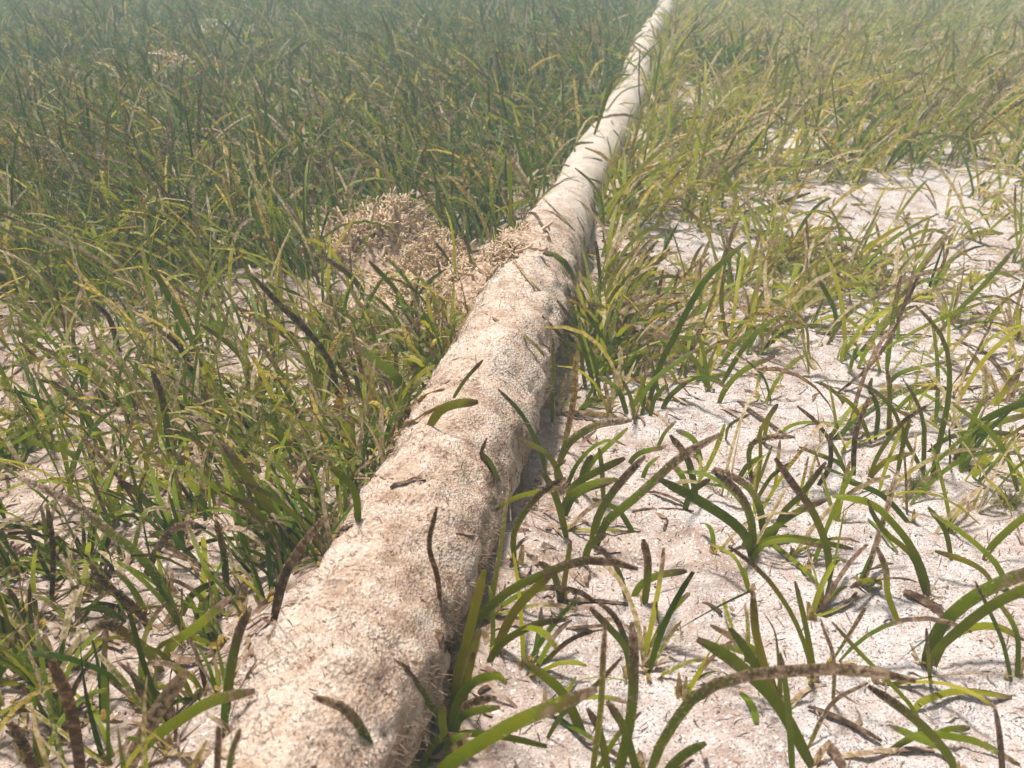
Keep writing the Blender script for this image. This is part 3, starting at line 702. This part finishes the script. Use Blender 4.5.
# ------------------------------------------------------------------ the meadow beyond, one mass
def meadow(parts):
    allV, allF, col, ed, off = [], [], [], [], 0
    for x, y, S, wk, nmul in parts:
        nb = np.maximum(1, np.round(RNG.uniform(2.4, 4.6, len(x)) * nmul)).astype(int)
        bx = np.repeat(x, nb); by = np.repeat(y, nb); n = len(bx)
        bx = bx + RNG.normal(0, 0.005, n); by = by + RNG.normal(0, 0.005, n)
        az, L, lean, curl, wid, look = blade_params(bx, by, n, False)
        L = L * (1 + 0.35 * vnoise(bx * 1.5, by * 1.5, 12))
        c = grow(np.stack([bx, by, ground(bx, by) - 0.004], -1), az, L, lean, curl, S, side=RNG.normal(0, 0.4, n))
        g = ground(c[..., 0], c[..., 1]) + 0.003
        c[:, 1:, 2] = np.maximum(c[:, 1:, 2], g[:, 1:])
        V, F, v, e, idx = ribbons(c, wid * wk, None, 0.0, RNG.uniform(-1.3, 1.3, n))
        allV.append(V); allF.append(F + off); off += len(V)
        col.append(np.concatenate([look[idx], v[:, None]], 1)); ed.append(e)
    me = mesh("seagrass_meadow", np.concatenate(allV), np.concatenate(allF), M_LEAF, True,
              {"leaf": ('FLOAT_COLOR', np.concatenate(col)), "edge": ('FLOAT', np.concatenate(ed))})
    return obj("seagrass_meadow", me, kind="stuff", label="dense green seagrass meadow fading into the hazy water", category="seagrass")
rest = np.array(rest)
bands = [(rest[:, 0], rest[:, 1], 6, 1.0, 1.0)]
for (x0, x1, y0, y1, top, S, wk, nm) in [(-2.4, 2.6, 2.6, 4.2, 1250, 5, 1.05, 1.0), (-3.6, 4.2, 4.2, 6.5, 800, 4, 1.2, 0.9), (-5.5, 6.5, 6.5, 10.5, 300, 3, 1.6, 0.8), (-9, 10, 10.5, 18, 40, 3, 3.0, 0.7)]:
    x, y = scatter(x0, x1, y0, y1, top)
    bands.append((x, y, S, wk, nm))
for (x0, x1) in [(-2.2, -1.35), (1.45, 2.2)]:
    x, y = scatter(x0, x1, 0.3, 2.6, 900)
    bands.append((x, y, 5, 1.0, 0.9))
meadow(bands)

# ------------------------------------------------------------------ dead leaves and stalks lying loose
flat = [p for _, P, _ in DRY for p in P]
g = at(np.array(flat)[:, 0], np.array(flat)[:, 1], 0.003)
k = 0
for n_dry, (w, P, lab) in enumerate(DRY):
    q = g[k:k + len(P)].copy(); k += len(P)
    long_up = len(P) == 5
    if long_up:      # one that stands in the sand rather than lies on it
        q = lift_points(P, [(0, 5)], [0.03])
    c = resample(q, 10)
    if not long_up:
        c[:, 2] = np.maximum(c[:, 2] - 0.002, land(c[:, 0], c[:, 1]) + 0.001) + 0.0015 * np.sin(np.linspace(0, 3.1, 10))
    o = c.mean(0)
    shade = "white" in lab or "pale" in lab or "pink" in lab
    look = np.array([0.5, 1.05, 0.05]) if not shade else np.array([0.6, 0.6, 0.62])
    if "green leaf" in lab: look = np.array([0.4, 0.1, 0.05])
    me = leaf_mesh("dead_leaf", (c - o)[None], [w * 0.00095], look, thick=0.22 if w > 4 else 0.45, flat_az=np.array([math.atan2(*(c[-1] - c[0])[[0, 1]] * np.array([-1, 1]))]) if False else None, taper=0.6)
    d = obj("dead_leaf" if "leaf" in lab or "blade" in lab else "dead_stalk", me, label=lab, category="dead leaf" if "leaf" in lab or "blade" in lab else "dead stalk", group="dead leaves and stalks lying on the seabed")
    d.location = o

# fine litter: scraps of dead leaf and thread, thick where the grass is
def litter(n, xr, yr, lmin, lmax, wmin, wmax, dens, name, label, mat, cat):
    x = RNG.uniform(*xr, n); y = RNG.uniform(*yr, n)
    kp = RNG.random(n) < dens(x, y); x, y = x[kp], y[kp]; n = len(x)
    az = RNG.uniform(0, 2 * np.pi, n); L = RNG.uniform(lmin, lmax, n) * RNG.uniform(0.5, 1, n)
    c = grow(np.stack([x, y, 0 * x], -1), az, L, np.full(n, 1.5), np.zeros(n), 3, side=RNG.normal(0, 0.9, n))
    lift = RNG.uniform(0.001, 0.004, n)[:, None] * (1 + 2.0 * (RNG.random(n) < 0.25)[:, None] * np.linspace(0, 1.5, 4)[None])
    c[..., 2] = land(c[..., 0], c[..., 1]) + lift
    V, F, v, e, idx = ribbons(c, RNG.uniform(wmin, wmax, n), az + np.pi / 2, 0.0, RNG.normal(0, 0.6, n))
    return obj(name, mesh(name, V, F, mat), kind="stuff", label=label, category=cat)
def dens_lit(x, y):
    px, py, _ = to_px(np.stack([x, y, 0 * x], -1)); d = x - pipe_x(y)
    band = np.exp(-((py - 265) / 70) ** 2) * (d > 0)
    side = np.exp(-((np.abs(d) - 0.08) / 0.05) ** 2)
    return np.clip(np.where(d < 0, 0.85, np.where(y < 1.05, 0.10, 0.34)) + 0.85 * band + 0.45 * side, 0, 1) * (np.abs(d) > 0.056) * np.clip(0.6 + 2 * vnoise(x * 9, y * 9, 55), 0, 1)
litter(21000, (-1.2, 1.3), (0.38, 2.4), 0.010, 0.050, 0.0012, 0.0045, dens_lit, "leaf_litter", "scraps of pale and brown dead seagrass strewn over the sand", M_LITTER, "leaf litter")
litter(16000, (-1.0, 1.1), (0.38, 1.6), 0.004, 0.016, 0.0005, 0.0014, lambda x, y: np.where(np.abs(x - pipe_x(y)) < 0.06, 0.15, 0.7), "fine_debris", "fine threads and crumbs of dead plants on sand", M_LITTER, "debris")

# shell grit: little flakes and grains on the sand
N = 48000
x = RNG.uniform(-0.9, 1.0, N); y = 0.38 + 1.5 * RNG.random(N) ** 1.4
r = RNG.lognormal(math.log(0.0009), 0.55, N)
r = np.minimum(r, 0.0032)
V0 = np.array([[1, 0, -0.35], [-0.5, 0.87, -0.35], [-0.5, -0.87, -0.35], [0, 0, 0.55]])
ang = RNG.uniform(0, 6.28, N); sq = RNG.uniform(0.4, 1, (N, 1, 3))
v = V0[None] * sq * r[:, None, None] + RNG.normal(0, 0.15, (N, 4, 3)) * r[:, None, None]
ca, sa = np.cos(ang)[:, None], np.sin(ang)[:, None]
v = np.stack([v[..., 0] * ca - v[..., 1] * sa, v[..., 0] * sa + v[..., 1] * ca, v[..., 2]], -1)
d = np.abs(x - pipe_x(y)) < pipe_r(y)
r = np.where(d, r * 0.5, r)
zz = np.where(d, land(x, y), ground_fine(x, y)) 
v += np.stack([x, y, zz + r * 0.25], -1)[:, None]
on = np.where(d & (RNG.random(N) < 0.7), 0, 1)
v = v[on == 1]; N = len(v)
F = (np.arange(N)[:, None, None] * 4 + np.array([[0, 1, 3], [1, 2, 3], [2, 0, 3], [0, 2, 1]])[None]).reshape(-1, 3)
obj("shell_grit", mesh("shell_grit", v.reshape(-1, 3), F, M_GRIT, False), kind="stuff", label="broken shell grit and dark grains scattered on the sand", category="grit")

# ------------------------------------------------------------------ alga heaps
def branchlets(N, cx, cy, rx, ry, hgt, length, rad, seed):
    """Roots, directions over a lumpy mound."""
    rg = np.random.default_rng(seed)
    a = rg.uniform(0, 2 * np.pi, N); q = np.sqrt(rg.random(N))
    x = q * np.cos(a); y = q * np.sin(a)
    w = 1 + 1.1 * vnoise(1.3 * np.cos(a) + 5, 1.3 * np.sin(a) + seed, seed)
    x = x * w; y = y * w
    h = hgt * np.clip(1 - q ** 1.7, 0, 1) * (0.55 + 1.7 * np.maximum(vnoise((x * rx + cx) * 17, (y * ry + cy) * 17, seed) + 0.22, 0))
    X = cx + x * rx; Yy = cy + y * ry
    root = np.stack([X, Yy, land(X, Yy) + h * rg.uniform(0.35, 1.0, N)], -1)
    d = np.stack([x * 0.8, y * 0.8, 0.40 + 0 * x], -1) + rg.normal(0, 0.7, (N, 3)); d[:, 2] = np.where(d[:, 2] < -0.2, -d[:, 2], d[:, 2])
    d /= np.linalg.norm(d, axis=1, keepdims=True)
    return root, d, length * rg.uniform(0.5, 1.3, N), rad * rg.uniform(0.7, 1.25, N), rg
def twig_mesh(name, roots, dirs, L, rad, rg, mat, S=3, fork=True):
    """Stubby knobbly branchlets, each with a side fork, as one mesh."""
    N = len(roots)
    if fork:
        fr = roots + dirs * (L * 0.5)[:, None]
        fd = dirs + rg.normal(0, 0.65, (N, 3)); fd /= np.linalg.norm(fd, axis=1, keepdims=True)
        roots = np.concatenate([roots, fr]); dirs = np.concatenate([dirs, fd]); L = np.concatenate([L, L * 0.55]); rad = np.concatenate([rad, rad * 0.85]); N *= 2
    b = np.cross(dirs, rg.normal(0, 1, (N, 3))); b /= np.linalg.norm(b, axis=1, keepdims=True); c = np.cross(dirs, b)
    rings = []
    bend = rg.normal(0, 0.22, (N, 1))
    for k in range(S + 1):
        s = k / S
        ctr = roots + dirs * (L * s)[:, None] + b * bend * (L * s * s)[:, None]
        rr = (rad * (1.0 - 0.35 * s + 0.22 * math.sin(k * 2.6)))[:, None]
        rings.append(np.stack([ctr + (b * math.cos(q) + c * math.sin(q)) * rr for q in (0, 1.571, 3.1416, 4.712)], 1))
    V = np.stack(rings, 1).reshape(-1, 3); Q = 4 * (S + 1)
    base = np.arange(N)[:, None, None, None] * Q + np.arange(S)[None, :, None, None] * 4
    q = np.array([[a, (a + 1) % 4, (a + 1) % 4 + 4, a + 4] for a in range(4)])[None, None]
    F = (base + q).reshape(-1, 4)
    tip = np.arange(N)[:, None] * Q + 4 * S + np.array([[0, 1, 2, 3]])
    return mesh(name, V, np.concatenate([F, tip]), mat)
def alga(px, py, rx, ry, hgt, n_turf, n_big, seed, label, length=0.016, rad=0.0018, mat=None, name="branching_alga", cat="alga", east=0.0):
    c = at(np.array([px]), np.array([py]))[0] + np.array([east, 0, 0])
    e = empty(name, c, label=label, category=cat, group="clumps of beige branching alga")
    root, d, L, rad_, rg = branchlets(n_turf, c[0], c[1], rx, ry, hgt, length, rad, seed)
    obj("branchlets", twig_mesh("branchlets", root - c, d, L, rad_, rg, mat or M_ALGA), e, kind="stuff")
    # the mound of trapped silt they grow from
    gu, gv = np.meshgrid(np.linspace(0, 1, 9), np.linspace(0, 2 * np.pi, 25)[:-1], indexing='ij')
    mx, my = gu * np.cos(gv), gu * np.sin(gv)
    hz = hgt * 0.62 * np.clip(1 - gu ** 1.7, 0, 1) * (0.7 + 0.9 * (vnoise((mx * rx + c[0]) * 28, (my * ry + c[1]) * 28, seed) + 0.3))
    wx, wy = c[0] + mx * rx, c[1] + my * ry
    V = np.stack([wx, wy, land(wx, wy) + hz - 0.004 * gu], -1).reshape(-1, 3) - c
    ii = (np.arange(8)[:, None] * 24 + np.arange(24)[None]); jj = (np.arange(8)[:, None] * 24 + (np.arange(24)[None] + 1) % 24)
    obj("silt_mound", mesh("silt_mound", V, np.stack([ii, ii + 24, jj + 24, jj], -1).reshape(-1, 4), M_FUZZ), e)
    root, d, L, rad_, rg = branchlets(n_big, c[0], c[1], rx * 0.95, ry * 0.95, hgt, length * 2.1, rad * 1.45, seed + 5)
    d[:, 2] += 0.2
    for k in range(n_big):
        obj("branch", twig_mesh("branch", root[k:k + 1] - c, d[k:k + 1], L[k:k + 1], rad_[k:k + 1], rg, mat or M_ALGA, 4), e)
alga(374, 258, 0.125, 0.085, 0.095, 2200, 70, 5, "tall heap of beige branching alga in the grass short of the pipe", 0.016, 0.0018)
alga(428, 282, 0.085, 0.075, 0.055, 1300, 40, 21, "small sprawling patch of beige alga between the tall heap and the mat", 0.012, 0.0014)
alga(478, 290, 0.140, 0.10, 0.062, 2600, 34, 9, "low brownish mat of branching alga banked against the pipe", 0.011, 0.0016, east=-0.05)
alga(182, 98, 0.15, 0.13, 0.11, 500, 20, 13, "distant tan tuft of alga standing in the thick grass", 0.03, 0.003)

# small soft green tufts on the sand
for (px, py, r_, lab) in [(918, 490, 0.020, "olive mossy tuft at the foot of the tall curved blades"), (966, 466, 0.012, "small green mossy ball behind the olive mossy tuft"), (1008, 504, 0.020, "pale green mossy tuft on sand at the frame edge")]:
    c = at(np.array([px]), np.array([py]))[0]
    n = 200
    dd = RNG.normal(0, 1, (n, 3)); dd[:, 2] = np.abs(dd[:, 2]); dd /= np.linalg.norm(dd, axis=1, keepdims=True)
    e = empty("green_alga_tuft", c, label=lab, category="alga", group="small green alga tufts on the sand")
    h = hairs("threads", dd * r_ * 0.25, dd, RNG.uniform(0.25, 1.0, n) * r_ * 0.9, np.full(n, 0.0004), M_TUFT, e, 3, 0.6, kind="stuff")

# ------------------------------------------------------------------ stones, shell, far rock
def lump(name, px, py, r, squash, mat, label, cat, seed, sub=3, rough=0.25, sink=0.3, group=None):
    import bmesh
    c = at(np.array([px]), np.array([py]))[0]
    bm = bmesh.new(); bmesh.ops.create_icosphere(bm, subdivisions=sub, radius=1)
    for v in bm.verts:
        p = v.co
        n = fbm(np.array([p.x * 1.7 + seed + p.z]), np.array([p.y * 1.7 - seed + 0.7 * p.z]), 3, seed)[0]
        v.co = Vector((p.x * squash[0], p.y * squash[1], p.z * squash[2])) * (r * (1 + rough * 2 * n))
    me = bpy.data.meshes.new(name); bm.to_mesh(me); bm.free()
    for f in me.polygons: f.use_smooth = True
    me.materials.append(mat)
    o = obj(name, me, label=label, category=cat)
    if group: o["group"] = group
    o.location = c + np.array([0, 0, r * squash[2] * (0.5 - sink)]); return o
lump("pale_rock", 206, 46, 0.19, (1.25, 0.8, 0.42), M_ROCK, "distant whitish rock showing through the hazy grass", "rock", 3, 4, sink=0.32)
lump("stone", 427, 702, 0.011, (1, 0.9, 0.7), M_STONE, "dark grey stone wedged under the pipe beside the black stalk", "stone", 5, 2, group="dark stones beside the pipe")
lump("stone", 432, 736, 0.013, (0.9, 1.1, 0.8), M_STONE, "dark bluish stone lowest beside the pipe near the photo's bottom", "stone", 8, 2, group="dark stones beside the pipe")
lump("stone", 441, 660, 0.009, (0.8, 1.2, 1.1), M_STONE, "small dark stone at the foot of the yellow stems by the pipe", "stone", 9, 2, group="dark stones beside the pipe")
lump("shell", 289, 590, 0.0085, (0.8, 0.7, 1.2), M_SHELL, "small upright cream shell at the pipe's grassy flank", "shell", 2, 3, 0.06, 0.1)

# a darker patch of weed far off
def weed(px, py, n, rx, label):
    c = at(np.array([px]), np.array([py]))[0]
    a = RNG.uniform(0, 6.28, n); q = np.sqrt(RNG.random(n)) * rx
    rts = np.stack([q * np.cos(a), q * np.sin(a), 0 * a], -1)
    p = grow(rts, RNG.uniform(0, 6.28, n), RNG.uniform(0.08, 0.20, n), RNG.uniform(0.1, 0.5, n), RNG.uniform(0.2, 1.0, n), 4)
    look = np.stack([RNG.uniform(0, 0.05, n), RNG.uniform(0.0, 0.2, n), np.zeros(n)], -1)
    e = empty("dark_weed_clump", c, label=label, category="seaweed")
    obj("fronds", leaf_mesh("fronds", p, RNG.uniform(0.006, 0.010, n), look), e, kind="stuff")
weed(735, 84, 170, 0.14, "dark clump of weed standing in the far hazy grass")

# ------------------------------------------------------------------ the water that dims what is far
import bmesh
bm = bmesh.new(); bmesh.ops.create_cube(bm, size=1)
me = bpy.data.meshes.new("haze"); bm.to_mesh(me); bm.free()
hz = obj("haze", me, kind="stuff")
hz.scale = (150, 140, 2.1); hz.location = (0, 35, -0.2)
hm = bpy.data.materials.new("haze"); hm.use_nodes = True
ht = hm.node_tree; ht.nodes.clear()
ho = ht.nodes.new("ShaderNodeOutputMaterial"); hv = ht.nodes.new("ShaderNodeVolumePrincipled")
hv.inputs["Color"].default_value = (0.54, 0.80, 0.82, 1)
hv.inputs["Density"].default_value = 0.060
hv.inputs["Anisotropy"].default_value = 0.2
ht.links.new(hv.outputs[0], ho.inputs["Volume"])
me.materials.append(hm)
print("shoots", len(shoots), "rest", len(rest), "tris", sum(len(o.data.loops) - 2 * len(o.data.polygons) for o in SC.objects if o.type == 'MESH'), {o.name: len(o.data.polygons) for o in SC.objects if o.type == 'MESH' and len(o.data.polygons) > 20000})
